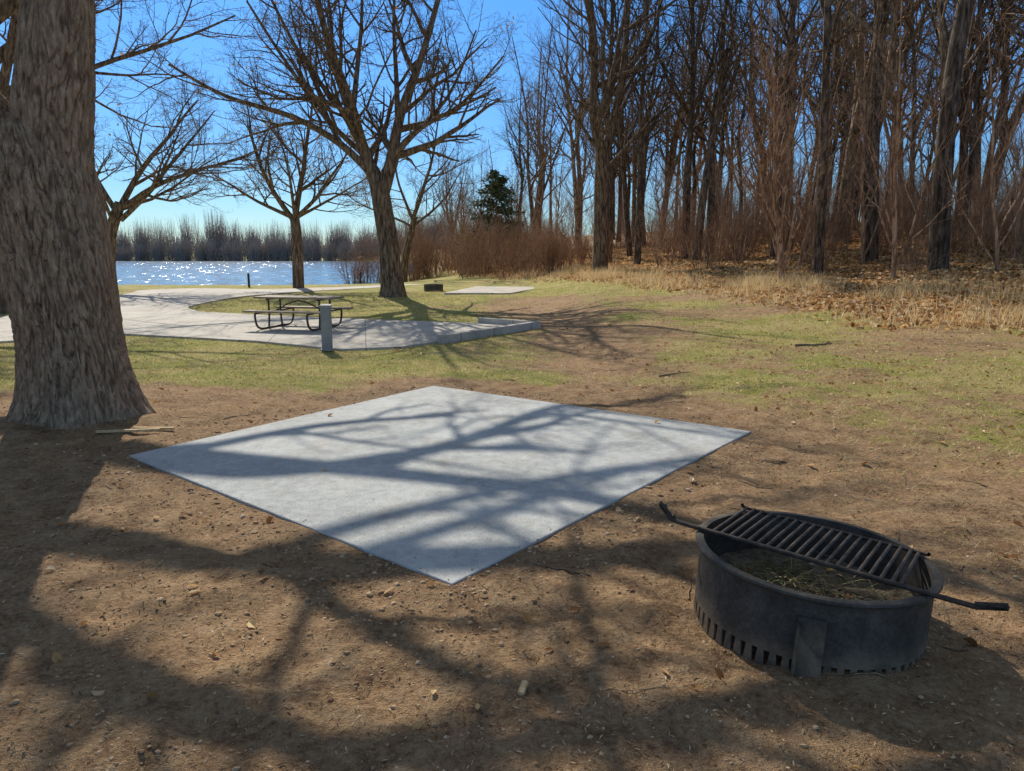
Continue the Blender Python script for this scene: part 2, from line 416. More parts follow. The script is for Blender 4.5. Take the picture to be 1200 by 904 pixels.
def tree_obj(name,x,y,t,mat=MB2,leaves=0,seed=0,rot=0):
    me=t.mesh(name,mat); o=obj(name,me,None,(x,y,H(x,y)-.05)); o.rotation_euler[2]=rot
    if leaves:
        r=random.Random(seed); tips=[tp for tp in t.tips]; r.shuffle(tips)
        P=[(p+Vector((r.gauss(0,.06),r.gauss(0,.06),r.gauss(-.05,.06)))) for p in tips[:leaves]]
        lo=obj('dry_leaves',leafmesh('dry_leaves',[tuple(p) for p in P],.14,MLEAF,1.5,seed),o)
    return o
t=Tree(7,5,.055)
t.path([(0,0,-.2),(-.05,0,.4),(-.1,0,2),(-.3,0,3.6),(-.45,0,4.6)],.48,.36,0,4,False)
t.L.append(([Vector((0,0,-.2)),Vector((0,0,.15)),Vector((0,0,.5)),Vector((-.03,0,.9))],[.72,.57,.49,.44]))
for P,r0,r1 in [([(-.35,0,4.0),(-.9,0,5.6),(-1.5,.1,7.4),(-2.3,.2,10),(-2.9,.2,13.5)],.30,.07),
                ([(-.35,0,4.0),(.1,0,5.4),(.5,.1,7.2),(1.5,0,9.6),(2.6,-.2,13)],.30,.07),
                ([(-.5,0,4.7),(-1.8,-.3,6.0),(-3.6,-.6,7.0),(-6.0,-.8,7.7),(-8,-1,8.8)],.17,.04),
                ([(-.2,0,4.4),(-.9,.8,5.5),(-2.8,1.6,7.3),(-4.6,2,9.8),(-6,2.2,12)],.16,.04),
                ([(-.9,0,5.6),(-2.0,.8,7.5),(-3.6,1.2,9.6),(-5.0,1,12.5)],.15,.04),
                ([(.2,0,5.6),(1.4,-.6,6.6),(3.0,-1,7.4),(4.6,-1.4,9)],.13,.03),
                ([(.4,0,6.8),(.3,.6,8.6),(.2,1,11),(.4,1,13.5)],.13,.03),
                ([(-1.4,0,7.0),(-1.2,.4,9),(-.9,.2,11),(-.8,0,14)],.13,.03),
                ([(-.2,0,5.0),(.5,1,6.3),(2.2,2,8.2),(3.4,2.6,11)],.14,.03),
                ([(-.9,0,5.8),(-1.0,-1.5,7.2),(-1.4,-3,9),(-2,-4.4,12)],.13,.03)]:
    t.path(P,r0,r1,1,4,True,.2)
tree_obj('bare_tree',-4.9,30,t,MB2,180,1)
t=Tree(19,5,.05)
t.path([(0,0,-.2),(.03,0,1.2),(.05,0,2.6),(0,0,3.6)],.31,.24,0,4,False)
for d,L,r in [((-.6,0,1),6,.15),((.15,.1,1),6.5,.17),((.8,0,.8),5.5,.12),((-1,.1,.5),5.5,.11),((.2,-.8,.8),5,.1),((1,.3,.45),4.6,.09),((-.3,.8,.9),5,.1)]:
    t.grow(Vector((0,0,3.1+random.random()*.5)),Vector(d),L,r,1)
tree_obj('bare_tree',-11.1,38,t,MB2,560,2)
t=Tree(23,5,.05)
t.path([(0,0,-.2),(.1,0,1.5),(.5,0,3.2),(1.0,0,5)],.33,.2,0,4,False)
for d,L,r in [((.3,0,1),8,.17),((-.5,.2,1),7,.12),((.9,0,.7),6,.12),((-.9,0,.6),6,.1),((.1,-.8,.8),5,.1)]:
    t.grow(Vector((.6+random.random()*.4,0,3.6+random.random()*1.2)),Vector(d),L,r,1)
tree_obj('bare_tree',-8.3,56,t,MB2)
t=Tree(31,5,.03)
t.path([(0,0,-.2),(.05,0,1.5),(.3,0,2.8),(.9,0,4.2)],.36,.24,0,4,False)
for d,L,r in [((.5,0,1),7,.17),((1,-.1,.55),7.5,.15),((-.6,0,.9),6,.14),((.9,.4,.3),6,.1),((.1,-.9,.8),5,.1),((1,0,.9),7,.14)]:
    t.grow(Vector((.5+random.random()*.4,0,3.2+random.random())),Vector(d),L,r,1)
tree_obj('bare_tree',-19.8,36,t,MB2,60,4)
t=Tree(37,5,.05)
t.path([(0,0,-.2),(0,0,2),(.1,0,4.5),(.1,0,7)],.42,.26,0,4,False)
for d,L,r in [((.5,0,1),8,.16),((.9,-.1,.8),8,.14),((-.6,0,.9),7,.14),((.2,.9,.8),7,.12),((0,-.9,.8),6,.12),((1,.2,.35),8,.12)]:
    t.grow(Vector((.1,0,5+random.random()*2)),Vector(d),L,r,1)
tree_obj('bare_tree',-15.7,22.6,t,MB2)
# tree just outside the left of the view: its limbs shade the pad
bx,by=-10.6,13.4; bz=H(bx,by)
t=Tree(43,5,.04)
t.path([(0,0,-.2),(0,0,2),(.1,.1,4.5),(.2,.2,7.5),(.3,.2,10)],.42,.18,0,4,False)
def rel(P): return [(p[0]-bx,p[1]-by,p[2]-bz) for p in P]
t.path(rel([(-10.5,13.5,4.6),(-8.9,15.2,6.9),(-6.8,16.6,8.8),(-5.2,16.35,9.0),(-3.75,15.8,9.1),(-2.0,14.8,9.6)]),.17,.05,2,4,True,.35,6)
t.path(rel([(-7.6,16.1,8.3),(-6.6,16.35,8.9),(-5.6,16.8,9.0),(-4.9,17.5,9.0),(-4.2,19,9.2),(-3.2,20.6,10)]),.12,.045,2,4,True,.3,6)
t.path(rel([(-10.4,13.6,5.8),(-8.4,14.2,7.4),(-6.5,14.5,8.5),(-5.1,14.3,8.5),(-3.4,14.6,8.6),(-2.4,14.9,8.9)]),.20,.06,2,4,True,.25,7)
t.path(rel([(-8.0,14.2,7.6),(-6.6,13.5,8.2),(-5.1,12.9,8.5),(-4.2,13.2,8.7),(-3.35,13.9,9.0)]),.12,.05,2,4,True,.3,6)
t.path(rel([(-10.4,13.6,6.5),(-8.6,13.2,8.2),(-6.4,12.7,9.2),(-4.2,12.6,10.0),(-2.2,12.0,11.2)]),.17,.06,1,4,True,.3,6)
t.path(rel([(-10.4,13.5,6.0),(-9.4,12.6,7.6),(-8.2,12.0,8.6),(-6.6,11.4,9.2)]),.19,.08,1,4,True,.3,6)
t.path(rel([(-10.3,13.6,8.5),(-9.2,14.6,10.6),(-7.4,16.8,12.4),(-5.2,18.4,14.0)]),.13,.04,1,4,True,.3,6)
for d,L,r,z in [((.7,-.5,1),6,.13,8),((-.6,0,.9),6,.12,7),((-.2,-.9,.9),6,.1,6.5),((.1,.3,1),5,.12,9.6)]:
    t.grow(Vector((.2,.2,z)),Vector(d),L,r,1)
tree_obj('bare_tree',bx,by,t,MB2)
t=Tree(53,4,.10)
t.path([(0,0,-.2),(.02,0,2),(0,0,4.5),(0,0,6.2)],.43,.36,0,4,False)
t.path([(0,0,5.8),(-.5,0,8),(-.5,0,11),(-.9,.2,15),(-1,.2,20)],.27,.08,1,4,True,.1)
t.path([(0,0,5.8),(.5,0,7.5),(1.0,0,10.5),(1.2,.2,14),(1.9,.3,19)],.25,.08,1,4,True,.1)
for d,L,r,z in [((-1,0,.9),6,.11,6),((1,0,.8),6,.11,5),((.2,-.9,1),5,.1,5.6)]:
    t.grow(Vector((0,0,z)),Vector(d),L,r,1)
tree_obj('bare_tree',4.6,38.5,t,MB2)
def sapling(seed,Hh,r0,n,lv=4):
    R=random.Random(seed)
    t=Tree(seed,lv,.11,[0,6,5,3,0],.004,(22,45),[12,8,6,4,3])
    b_=R.gauss(0,.25)
    t.path([(0,0,-.1),(b_*.4,0,Hh*.15),(b_*1.2,.02,Hh*.35),(b_*1.6,R.gauss(0,.2),Hh*.6),(b_*3,0,Hh)],r0,.015,0,4,False)
    cp=catmull([(0,0,-.1),(b_*.4,0,Hh*.15),(b_*1.2,.02,Hh*.35),(b_*1.6,0,Hh*.6),(b_*3,0,Hh)],8,False)
    for i in range(n):
        f=.12+.75*i/n; a=R.random()*6.28; p=cp[int(f*(len(cp)-1))]
        t.grow(Vector(p),Vector((math.cos(a),math.sin(a),1.7)),Hh*.45*(1.05-.6*i/n),r0*.5*(1.1-.7*i/n),1)
    return t
t=sapling(61,8.5,.13,15); tree_obj('bare_sapling',8.7,23.6,t,MB4)
for sd_,hh_,rr_,xx,yy in [(62,7,.07,15.2,22.4),(63,7.5,.08,12.4,26.0),(64,6.5,.06,13.1,19.8),(65,8,.08,11.2,21.5),(66,9,.09,14.3,25.2),(67,7.5,.06,10.2,26.2),(68,8,.07,16.9,24.6)]:
    tree_obj('bare_sapling',xx,yy,sapling(sd_,hh_,rr_,10,3),MB4)
print('trees',time.time()-T0)

# ---- woodland, baked into single meshes
def wood_tree(seed,Hh,r0,start,lv,nch):
    r=random.Random(seed)
    t=Tree(seed,lv,.08,nch,.008 if lv<4 else .006,(25,58),[12,7,5,3,2],1.7)
    lx,ly=r.gauss(0,.8),r.gauss(0,.8)
    P=[(0,0,-.3),(lx*.1,ly*.1,Hh*.2),(lx*.5+r.gauss(0,.4),ly*.5,Hh*.42),(lx*.8+r.gauss(0,.7),ly,Hh*.66),(lx*1.8,ly*1.8,Hh)]
    t.path(P,r0,.03,0,5,False)
    cp=catmull(P,10,False)
    if r.random()<.5:
        i=int(r.uniform(.2,.4)*(len(cp)-1)); q=cp[i]; a=r.random()*6.28
        t.grow(Vector(q),Vector((math.cos(a)*.35,math.sin(a)*.35,1)),Hh*.6,r0*.6,1,.06)
    n=r.randint(11,15)
    for i in range(n):
        f=start+(.95-start)*(i+r.random())/n; p=cp[int(f*(len(cp)-1))]; a=r.random()*6.28; rr=r0*(1-f)*.55+.02
        t.grow(Vector(p),Vector((math.cos(a),math.sin(a),r.uniform(.6,1.7))),Hh*r.uniform(.22,.38)*(1.25-.8*f),rr,1)
    return tubes(t.L)
prm=[(19,.20,.35),(20,.27,.42),(16,.13,.3),(18,.19,.4),(15,.10,.25),(14,.08,.2),(21,.34,.42)]
WN=[wood_tree(200+i,*prm[i],4,[0,6,5,3,0]) for i in range(7)]
WF=[wood_tree(220+i,*prm[i],3,[0,7,5,0]) for i in range(7)]
def shrub(seed,Hh,n,spread,nch):
    r=random.Random(seed); t=Tree(seed,3,.07,nch,.005,(18,48),[12,6,3,2])
    for i in range(n):
        a=r.random()*6.28; q=r.random()*spread
        t.grow(Vector((math.cos(a)*q*.5,math.sin(a)*q*.5,-.1)),Vector((math.cos(a)*q,math.sin(a)*q,1.6)),Hh*r.uniform(.6,1.05),.016+.01*r.random(),1,.1)
    return tubes(t.L)
SHN=[shrub(300,2.6,20,.9,[0,5,4,0]),shrub(301,3.4,14,.6,[0,6,4,0]),shrub(302,2.0,22,1.2,[0,5,4,0]),shrub(303,4.8,10,.5,[0,7,4,0]),shrub(304,4.0,12,.7,[0,6,4,0])]
class Bake:
    def __init__(s): s.V=[];s.F=[];s.o=0
    def add(s,m,x,y,sc,tilt=.04,zs=None):
        V,F=m; a=random.random()*6.28; c,q=math.cos(a),math.sin(a)
        z0=float(height(np.array([x]),np.array([y]),False)[0])-.05
        tx,ty=random.gauss(0,tilt),random.gauss(0,tilt)
        X_=(V[:,0]*c-V[:,1]*q)*sc; Y_=(V[:,0]*q+V[:,1]*c)*sc; Z_=V[:,2]*sc*(zs or random.uniform(.9,1.1))
        s.V.append(np.stack([X_+Z_*tx+x,Y_+Z_*ty+y,Z_+z0],1)); s.F.append(F+s.o); s.o+=len(V)
    def make(s,name,mat):
        o=obj(name,np_mesh(name,np.concatenate(s.V),np.concatenate(s.F),mat)); print(name,s.o); return o
wood=Bake(); woodd=Bake(); under=Bake(); far=Bake()
placed=[];tries=0
while len(placed)<112 and tries<20000:
    tries+=1
    y=random.uniform(20,78); x=y*random.uniform(-.08,.92)
    s=wood_s(x,y)
    if s<2.2 or x>60 or s>32: continue
    if s<8 and random.random()<.3: continue
    if math.hypot(x-4.6,y-38.5)<2.5: continue
    md=random.choice((2.0,6.0,9.0))
    if any((x-a)**2+(y-b_)**2<md for a,b_ in placed): continue
    placed.append((x,y))
    big=random.random()<.4
    j=random.choice((0,1,3,6)) if big else random.randrange(7)
    (woodd if big else wood).add((WN if s<9 else WF)[j],x,y,random.uniform(.75,1.15),.07)
for i in range(20):
    wood.add(random.choice(WF),random.uniform(-9,2),random.uniform(72,100),random.uniform(.45,.75))
wood.make('woodland_trees',MB3); woodd.make('woodland_trees',MB3D)
n_=0
while n_<190:
    y=random.uniform(20,70); x=y*random.uniform(-.1,.9); s=wood_s(x,y)
    if s<1.0 or s>22 or (s<4 and random.random()<.55): continue
    n_+=1; under.add(random.choice(SHN),x,y,random.uniform(.5,1.0)*(.75 if y<30 else 1),.09)
for i in range(34):
    under.add(random.choice(SHN),random.uniform(-8.5,1.5),random.uniform(60,74),random.uniform(.8,1.3),.06)
for i in range(26):
    yy=random.uniform(50,58); under.add(SHN[i%3],random.uniform(-3.6,3.6),yy,random.uniform(.6,1.35),.08)
for i in range(14):
    under.add(SHN[i%4],random.uniform(-14.5,-8),random.uniform(60,66),random.uniform(.7,1.2),.06)
for i in range(9):
    under.add(SHN[i%3],2.0+random.gauss(0,1.0),44+random.gauss(0,1),random.uniform(.9,1.2),.05)
under.make('woodland_undergrowth',MB4)
def thicket(seed,w,Hh,n):
    r=random.Random(seed); L=[]
    cx=[r.uniform(-w/2,w/2) for _ in range(9)]; ch=[Hh*r.uniform(.6,1) for _ in range(9)]
    for i in range(n):
        j=r.randrange(9); a=Vector((cx[j]+r.gauss(0,.5),r.uniform(-2,2),0 if r.random()<.35 else ch[j]*r.uniform(.1,.45)))
        dx=r.gauss(0,1.2); f=math.sqrt(max(0,1-(dx/2.6)**2)); z=ch[j]*r.uniform(.45,1)*max(f,.35)
        bb=Vector((a.x+dx,a.y+r.gauss(0,.6),max(z,a.z+.8))); rr=r.uniform(.02,.05)
        L.append(([a,a.lerp(bb,.5)+Vector((r.gauss(0,.25),0,0)),bb],[rr,rr*.8,rr*.3]))
    return tubes(L)
TH=[thicket(400+i,15,9.5,800) for i in range(5)]
for row,(yy,sc) in enumerate([(203,.8),(210,1.35)]):
    x=-300
    while x<-4:
        V_,F_=random.choice(TH); z0=float(height(np.array([x]),np.array([yy]),False)[0])
        fx=random.choice((-1,1)); q=sc*random.uniform(.75,1.15)*(1+.15*math.sin(x/17))
        far.V.append(np.stack([V_[:,0]*fx+x,V_[:,1]+yy+random.uniform(-2,2),V_[:,2]*q+z0-.2],1)); far.F.append(F_+far.o); far.o+=len(V_)
        x+=random.uniform(6,10)
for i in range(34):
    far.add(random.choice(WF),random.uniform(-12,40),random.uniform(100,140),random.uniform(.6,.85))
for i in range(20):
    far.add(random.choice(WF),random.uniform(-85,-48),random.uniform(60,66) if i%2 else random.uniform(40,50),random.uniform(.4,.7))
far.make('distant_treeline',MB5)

def conifer(Hh,R):
    r=np.random.default_rng(5); Ln=[];P=[]
    Ln.append(([Vector((0,0,z)) for z in (-.2,Hh*.3,Hh*.7,Hh)],[.18,.13,.06,.01]))
    for i in range(110):
        z=Hh*(.08+.9*i/110); l=R*(1-z/Hh)**.6*r.uniform(.5,1.25)+.15; a=r.uniform(0,6.28)
        e_=Vector((math.cos(a)*l,math.sin(a)*l,z+.25*l*r.uniform(-.6,.8)))
        Ln.append(([Vector((0,0,z)),e_*.5+Vector((0,0,z*.5)),e_],[.03,.02,.006]))
        for k in range(48):
            f=r.uniform(.2,1.05); P.append((e_.x*f+r.normal()*.16,e_.y*f+r.normal()*.16,z+(e_.z-z)*f+r.normal()*.12))
    return Ln,P
Ln,P=conifer(7.8,3.2)
V,F=tubes(Ln); o=obj('evergreen_tree',np_mesh('trunk',V,F,MB2),None,(-1.3,62,H(-1.3,62)))
MN=m_island('needles',[(0,(.06,.08,.035)),(.5,(.12,.15,.07)),(1,(.20,.24,.12))],.7)
obj('foliage',leafmesh('foliage',P,.26,MN,1.2,3,.45),o)
print('woods',time.time()-T0)

# ---------------------------------------------------------------- ground cover
def fan(N,r0,r1,p=1.0,a0=-.72,a1=.68,seed=0):
    r=np.random.default_rng(seed); R=r0+(r1-r0)*r.random(N)**p; A=r.uniform(a0,a1,N)
    return R*np.sin(A),R*np.cos(A),r
x,y,r=fan(380000,2.0,34,1.15,seed=1)
k=(r.random(len(x))<grass_mask(x,y)**1.2*.8*(1-.9*litter_mask(x,y)))&(pad_d(x,y)>.12)
def inpoly(x,y,poly):
    c=np.zeros(len(x),bool); n=len(poly); j=n-1
    for i in range(n):
        xi,yi=poly[i][0],poly[i][1]; xj,yj=poly[j][0],poly[j][1]
        if yi!=yj: c^=((yi>y)!=(yj>y))&(x<(xj-xi)*(y-yi)/(yj-yi)+xi)
        j=i
    return c
P2=[(-2.9,31.2),(-.1,31.0),(1.7,36.5),(-1.8,37)]
k&=~inpoly(x,y,poly)&~inpoly(x,y,P2)
x,y=x[k],y[k]; N=len(x); z=height(x,y)
def blades(name,x,y,z,h,w,mat,r,lean=.6):
    N=len(x); a=r.uniform(0,6.28,N); hh=h*r.uniform(.5,1.4,N); ww=w*r.uniform(.7,1.3,N)
    dx,dy=np.cos(a)*ww,np.sin(a)*ww; lx,ly=r.normal(size=N)*hh*lean,r.normal(size=N)*hh*lean
    V=np.stack([np.stack([x-dx,y-dy,z-.004],1),np.stack([x+dx,y+dy,z-.004],1),np.stack([x+lx,y+ly,z+hh],1)],1).reshape(-1,3)
    F=np.arange(N*3).reshape(N,3); return np_mesh(name,V,F,mat,False)
dist=np.hypot(x,y)
obj('dry_grass',blades('dry_grass',x,y,z,.026+.0006*dist,.0022+.00022*dist,MGR,r,1.1)); print('grass',N)
x,y,r=fan(140000,15,48,1,-.05,.72,seed=2); s=wood_s(x,y)
k=(np.exp(-((s+.2)/1.7)**2)*(.35+1.6*fbm(x/1.3,y/1.3,5,2))>r.random(len(x))*1.0); x,y=x[k],y[k]
obj('tall_dry_grass',blades('tall_dry_grass',x,y,height(x,y),.36,.007,m_island('tall_straw',[(0,(.46,.31,.13)),(.5,(.72,.54,.27)),(1,(.86,.73,.47))],.7,.4),r,.4))
x,y,r=fan(130000,9,62,.9,-.1,.75,seed=3)
k=(litter_mask(x,y)>r.random(len(x))*1.05)&(wood_s(x,y)<34); x,y=x[k],y[k]
obj('leaf_litter',leafmesh('leaf_litter',np.stack([x,y,height(x,y)+.03],1),.14,MLEAF,.7,4,.6))
x,y,r=fan(9500,2.2,26,1.0,-.7,.7,seed=6)
k=((.07+.8*S((x+.5)/5)*S((y-5)/5)+.3*S((y-9)/4))>r.random(len(x)))&((pad_d(x,y)>0)|(r.random(len(x))<.04))&~inpoly(x,y,poly); x,y=x[k],y[k]
zz=np.where(pad_d(x,y)<0,.026,height(x,y)+.008)
obj('scattered_leaves',leafmesh('scattered_leaves',np.stack([x,y,zz],1),.055,MLEAF,.4,7,.55))
x,y,r=fan(18000,1.9,14,1.1,-.7,.7,seed=8); k=pad_d(x,y)>.02; x,y=x[k],y[k]
obj('soil_debris',leafmesh('soil_debris',np.stack([x,y,height(x,y)+.004],1),.022,m_island('chips',[(0,(.12,.07,.035)),(.5,(.40,.27,.15)),(.85,(.62,.46,.28)),(1,(.76,.62,.42))],.9),.35,9,.2))
ph=(1+5**.5)/2
ico=np.array([(-1,ph,0),(1,ph,0),(-1,-ph,0),(1,-ph,0),(0,-1,ph),(0,1,ph),(0,-1,-ph),(0,1,-ph),(ph,0,-1),(ph,0,1),(-ph,0,-1),(-ph,0,1)],float); ico/=np.linalg.norm(ico[0])
icf=np.array([(0,11,5),(0,5,1),(0,1,7),(0,7,10),(0,10,11),(1,5,9),(5,11,4),(11,10,2),(10,7,6),(7,1,8),(3,9,4),(3,4,2),(3,2,6),(3,6,8),(3,8,9),(4,9,5),(2,4,11),(6,2,10),(8,6,7),(9,8,1)])
x,y,r=fan(52000,1.9,13,1.2,-.72,.7,seed=10); d=pad_d(x,y)
edge=np.exp(-((d-.16)/.22)**2)
k=((d>.005)&(r.random(len(x))<(1-.8*grass_mask(x,y))*(.20+.35*S(.5+1.5*fbm(x*.9,y*.9,15,3))+.45*edge)))|((d<0)&(r.random(len(x))<.004+.35*np.exp(d/.035)))
x,y,d,edge=x[k],y[k],d[k],edge[k]; N=len(x)
sz=.0018+.011*r.random(N)**24+.0050*r.random(N)**2+.012*edge*r.random(N)**8; onp=d<0; sz[onp]=np.minimum(sz[onp]*.6,.005)
z=np.where(onp,.022,height(x,y))+sz*.1
Vp=ico[None]*(1+r.normal(size=(N,12,1))*.2)*sz[:,None,None]*np.stack([r.uniform(.8,1.5,N),r.uniform(.8,1.3,N),r.uniform(.5,.9,N)],1)[:,None,:]
Vp=Vp+np.stack([x,y,z],1)[:,None,:]
Fp=(icf[None]+np.arange(N)[:,None,None]*12).reshape(-1,3)
obj('soil_clods',np_mesh('soil_clods',Vp.reshape(-1,3),Fp,MPEB,False)); print('clods',N)
r_=random.Random(3); SL=[]
def stick(x,y,L,a,rad):
    pts=[]
    for i in range(5):
        f=i/4-.5; px=x+math.cos(a)*L*f+r_.gauss(0,L*.015); py=y+math.sin(a)*L*f+r_.gauss(0,L*.015)
        pts.append(Vector((px,py,H(px,py)+rad)))
    SL.append((pts,[rad,rad*.95,rad*.8,rad*.7,rad*.5]))
for i in range(210):
    yy=r_.uniform(2.3,17); xx=yy*r_.uniform(-.65,.7)
    if pad_d(np.array([xx]),np.array([yy]))[0]<.2: continue
    if yy>12 and xx<1: continue
    stick(xx,yy,r_.uniform(.06,.3),r_.random()*3.14,r_.uniform(.002,.006))
stick(5.1,12.2,.7,.2,.022);stick(5.4,12.4,.5,1.0,.018);stick(2.2,9.6,.5,.4,.015)
V,F=tubes(SL); obj('fallen_twigs',np_mesh('fallen_twigs',V,F,m_simple('twig',(.14,.09,.055),(.42,.30,.19),30,.9)))

def box(name,parent,size,loc,rot=(0,0,0),mat=None,bev=.004):
    import bmesh
    bm=bmesh.new(); bmesh.ops.create_cube(bm,size=1)
    for v_ in bm.verts: v_.co=Vector((v_.co.x*size[0],v_.co.y*size[1],v_.co.z*size[2]))
    if bev: bmesh.ops.bevel(bm,geom=list(bm.edges),offset=bev,segments=2,affect='EDGES')
    me=bpy.data.meshes.new(name); bm.to_mesh(me); bm.free(); me.materials.append(mat)
    o=obj(name,me,parent,loc); o.rotation_euler=rot; return o
MW=m_simple('fresh_wood',(.50,.34,.16),(.74,.55,.30),25,.8)
box('wood_chip',None,(.025,.075,.018),(.04,2.42,H(.04,2.42)+.012),(.1,.1,-.25),MW)
for n_,(xx,yy,a,L) in enumerate([(-3.35,6.15,.3,.5),(-3.2,6.3,.1,.35)]):
    box('wood_stake',None,(L,.035,.02),(xx,yy,H(xx,yy)+.018),(0,.03,a),MW)

# ---------------------------------------------------------------- fire ring
def lathe(name,prof,seg,mat,parent,closed=True):
    P=np.array(prof); n=len(P); th=np.linspace(0,2*math.pi,seg,endpoint=False)
    V=np.stack([P[None,:,0]*np.cos(th)[:,None],P[None,:,0]*np.sin(th)[:,None],np.broadcast_to(P[None,:,1],(seg,n))],-1).reshape(-1,3)
    idx=np.arange(seg*n).reshape(seg,n); a=idx; b_=np.roll(idx,-1,0)
    F=np.stack([a,b_,np.roll(b_,-1,1),np.roll(a,-1,1)],-1).reshape(-1,4)
    me=np_mesh(name,V,F,mat); me.set_sharp_from_angle(angle=math.radians(40))
    return obj(name,me,parent)
def tubes8(pts,r,s=10):
    C=np.array([tuple(p) for p in pts]); T=np.gradient(C,axis=0); T/=np.linalg.norm(T,axis=1,keepdims=True)
    ax=np.eye(3)[np.argmin(np.abs(T.mean(0)))]; U=np.cross(T,ax); U/=np.linalg.norm(U,axis=1,keepdims=True)+1e-9; W=np.cross(T,U)
    th=np.arange(s)/s*2*math.pi
    V=C[:,None]+r*(np.cos(th)[None,:,None]*U[:,None]+np.sin(th)[None,:,None]*W[:,None])
    idx=np.arange(len(C)*s).reshape(len(C),s);a=idx[:-1];b_=idx[1:]
    F=np.stack([a,np.roll(a,-1,1),np.roll(b_,-1,1),b_],-1).reshape(-1,4)
    return V.reshape(-1,3),F
def tube_obj(name,parent,P,r,mat,n=6):
    V,F=tubes8([Vector(q) for q in catmull(P,n,False)],r)
    return obj(name,np_mesh(name,V,F,mat),parent)
def fire_ring(cx,cy,R,detail=True,rz=0):
    e=empty('fire_ring',(cx,cy,H(cx,cy)+.01)); e.rotation_euler=(0,math.radians(3) if detail else 0,rz)
    hgt=.30
    lathe('ring_wall',[(R,.03),(R,hgt-.035),(R+.004,hgt-.02),(R+.018,hgt-.012),(R+.024,hgt-.002),(R+.020,hgt+.006),(R+.006,hgt+.010),(R-.012,hgt+.008),(R-.014,hgt-.02),(R-.012,.03)],128,MSTEEL,e)
    V=[];F=[]
    for i in range(60):
        a=i/60*2*math.pi; da=.042
        for (rr,aa,zz) in [(R,a-da,-.05),(R,a+da,-.05),(R,a+da*.6,.034),(R,a-da*.6,.034),(R-.009,a-da,-.05),(R-.009,a+da,-.05),(R-.009,a+da*.6,.034),(R-.009,a-da*.6,.034)]:
            V.append((rr*math.cos(aa),rr*math.sin(aa),zz))
        o_=i*8; F+= [(o_,o_+1,o_+2,o_+3),(o_+4,o_+7,o_+6,o_+5),(o_,o_+3,o_+7,o_+4),(o_+1,o_+5,o_+6,o_+2)]
    obj('vent_teeth',np_mesh('vent_teeth',V,F,MSTEEL,False),e)
    if not detail: return e
    gx=Vector((.79,-.61,0)); gy=Vector((.61,.79,0)); zt=hgt+.022
    def L(a,b_,z=zt): 
        q=gx*a+gy*b_; return (q.x,q.y,z)
    tube_obj('front_rail',e,[L(-.66,-.12,zt+.055),L(-.63,-.135,zt+.02),L(-.58,-.145),L(-.3,-.15),L(.3,-.15),L(.56,-.15),L(.64,-.145,zt+.003),L(.70,-.12,zt+.02)],.0105,MGRATE)
    tube_obj('back_rail',e,[L(-.42,.27,zt+.02),L(-.39,.285),L(-.2,.29),L(.2,.29),L(.38,.285),L(.41,.27,zt+.01)],.008,MGRATE)
    for s_,a0 in ((-1,-.66),(1,.64)):
        P=[]
        for i in range(150):
            f=i/149; th=f*2*math.pi*15; ax=a0-.02+.085*f if s_<0 else a0-.02+.10*f
            zc=zt+(.055-.045*min(1,f*1.3) if s_<0 else .003+.02*f); bb=(-.12-.02*f) if s_<0 else (-.147+.025*f)
            q=gx*(ax)+gy*(bb+.012*math.cos(th)); P.append((q.x,q.y,zc+.012*math.sin(th)))
        V,F=tubes8([Vector(p) for p in P],.0042,6); obj('spring_grip_%s'%('l' if s_<0 else 'r'),np_mesh('grip',V,F,MGRATE),e)
    n=18; V=[];F=[]; off=0
    for i in range(n):
        a=-.36+.70*i/(n-1)
        v1,f1=tubes8([Vector(L(a,-.15,zt+.002)),Vector(L(a,0,zt+.004)),Vector(L(a,.29,zt+.002))],.0085,8); V.append(v1); F.append(f1+off); off+=len(v1)
    obj('grate_bars',np_mesh('grate_bars',np.concatenate(V),np.concatenate(F),MGRATE),e)
    for a in (-.40,.37):
        tube_obj('end_bar',e,[L(a,-.15),L(a,.07),L(a,.29)],.008,MGRATE)
    for th,nm in ((math.radians(249),'front_bracket'),(math.radians(20),'rear_bracket')):
        c,s_=math.cos(th),math.sin(th)
        box(nm,e,(.014,.105,.235),((R+.011)*c,(R+.011)*s_,.10),(0,-.05,th),MSTEEL,.003)
        tx,ty=-s_,c
        box(nm+'_flange',e,(.045,.012,.22),((R+.03)*c-.047*tx,(R+.03)*s_-.047*ty,.09),(0,0,th),MSTEEL,.003)
    rr=np.linspace(0,R-.02,26); th=np.linspace(0,2*math.pi,90,endpoint=False); A,B=np.meshgrid(th,rr)
    xx,yy=B*np.cos(A),B*np.sin(A); zz=.07+.05*fbm(xx*6+3,yy*6,61,4)+.05*(B/R)**2
    idx=np.arange(26*90).reshape(26,90);a=idx[:-1];b_=idx[1:]
    F=np.stack([a,np.roll(a,-1,1),np.roll(b_,-1,1),b_],-1).reshape(-1,4)
    obj('ash_bed',np_mesh('ash_bed',np.stack([xx,yy,zz],-1).reshape(-1,3),F,MASH),e)
    q=random.Random(8)
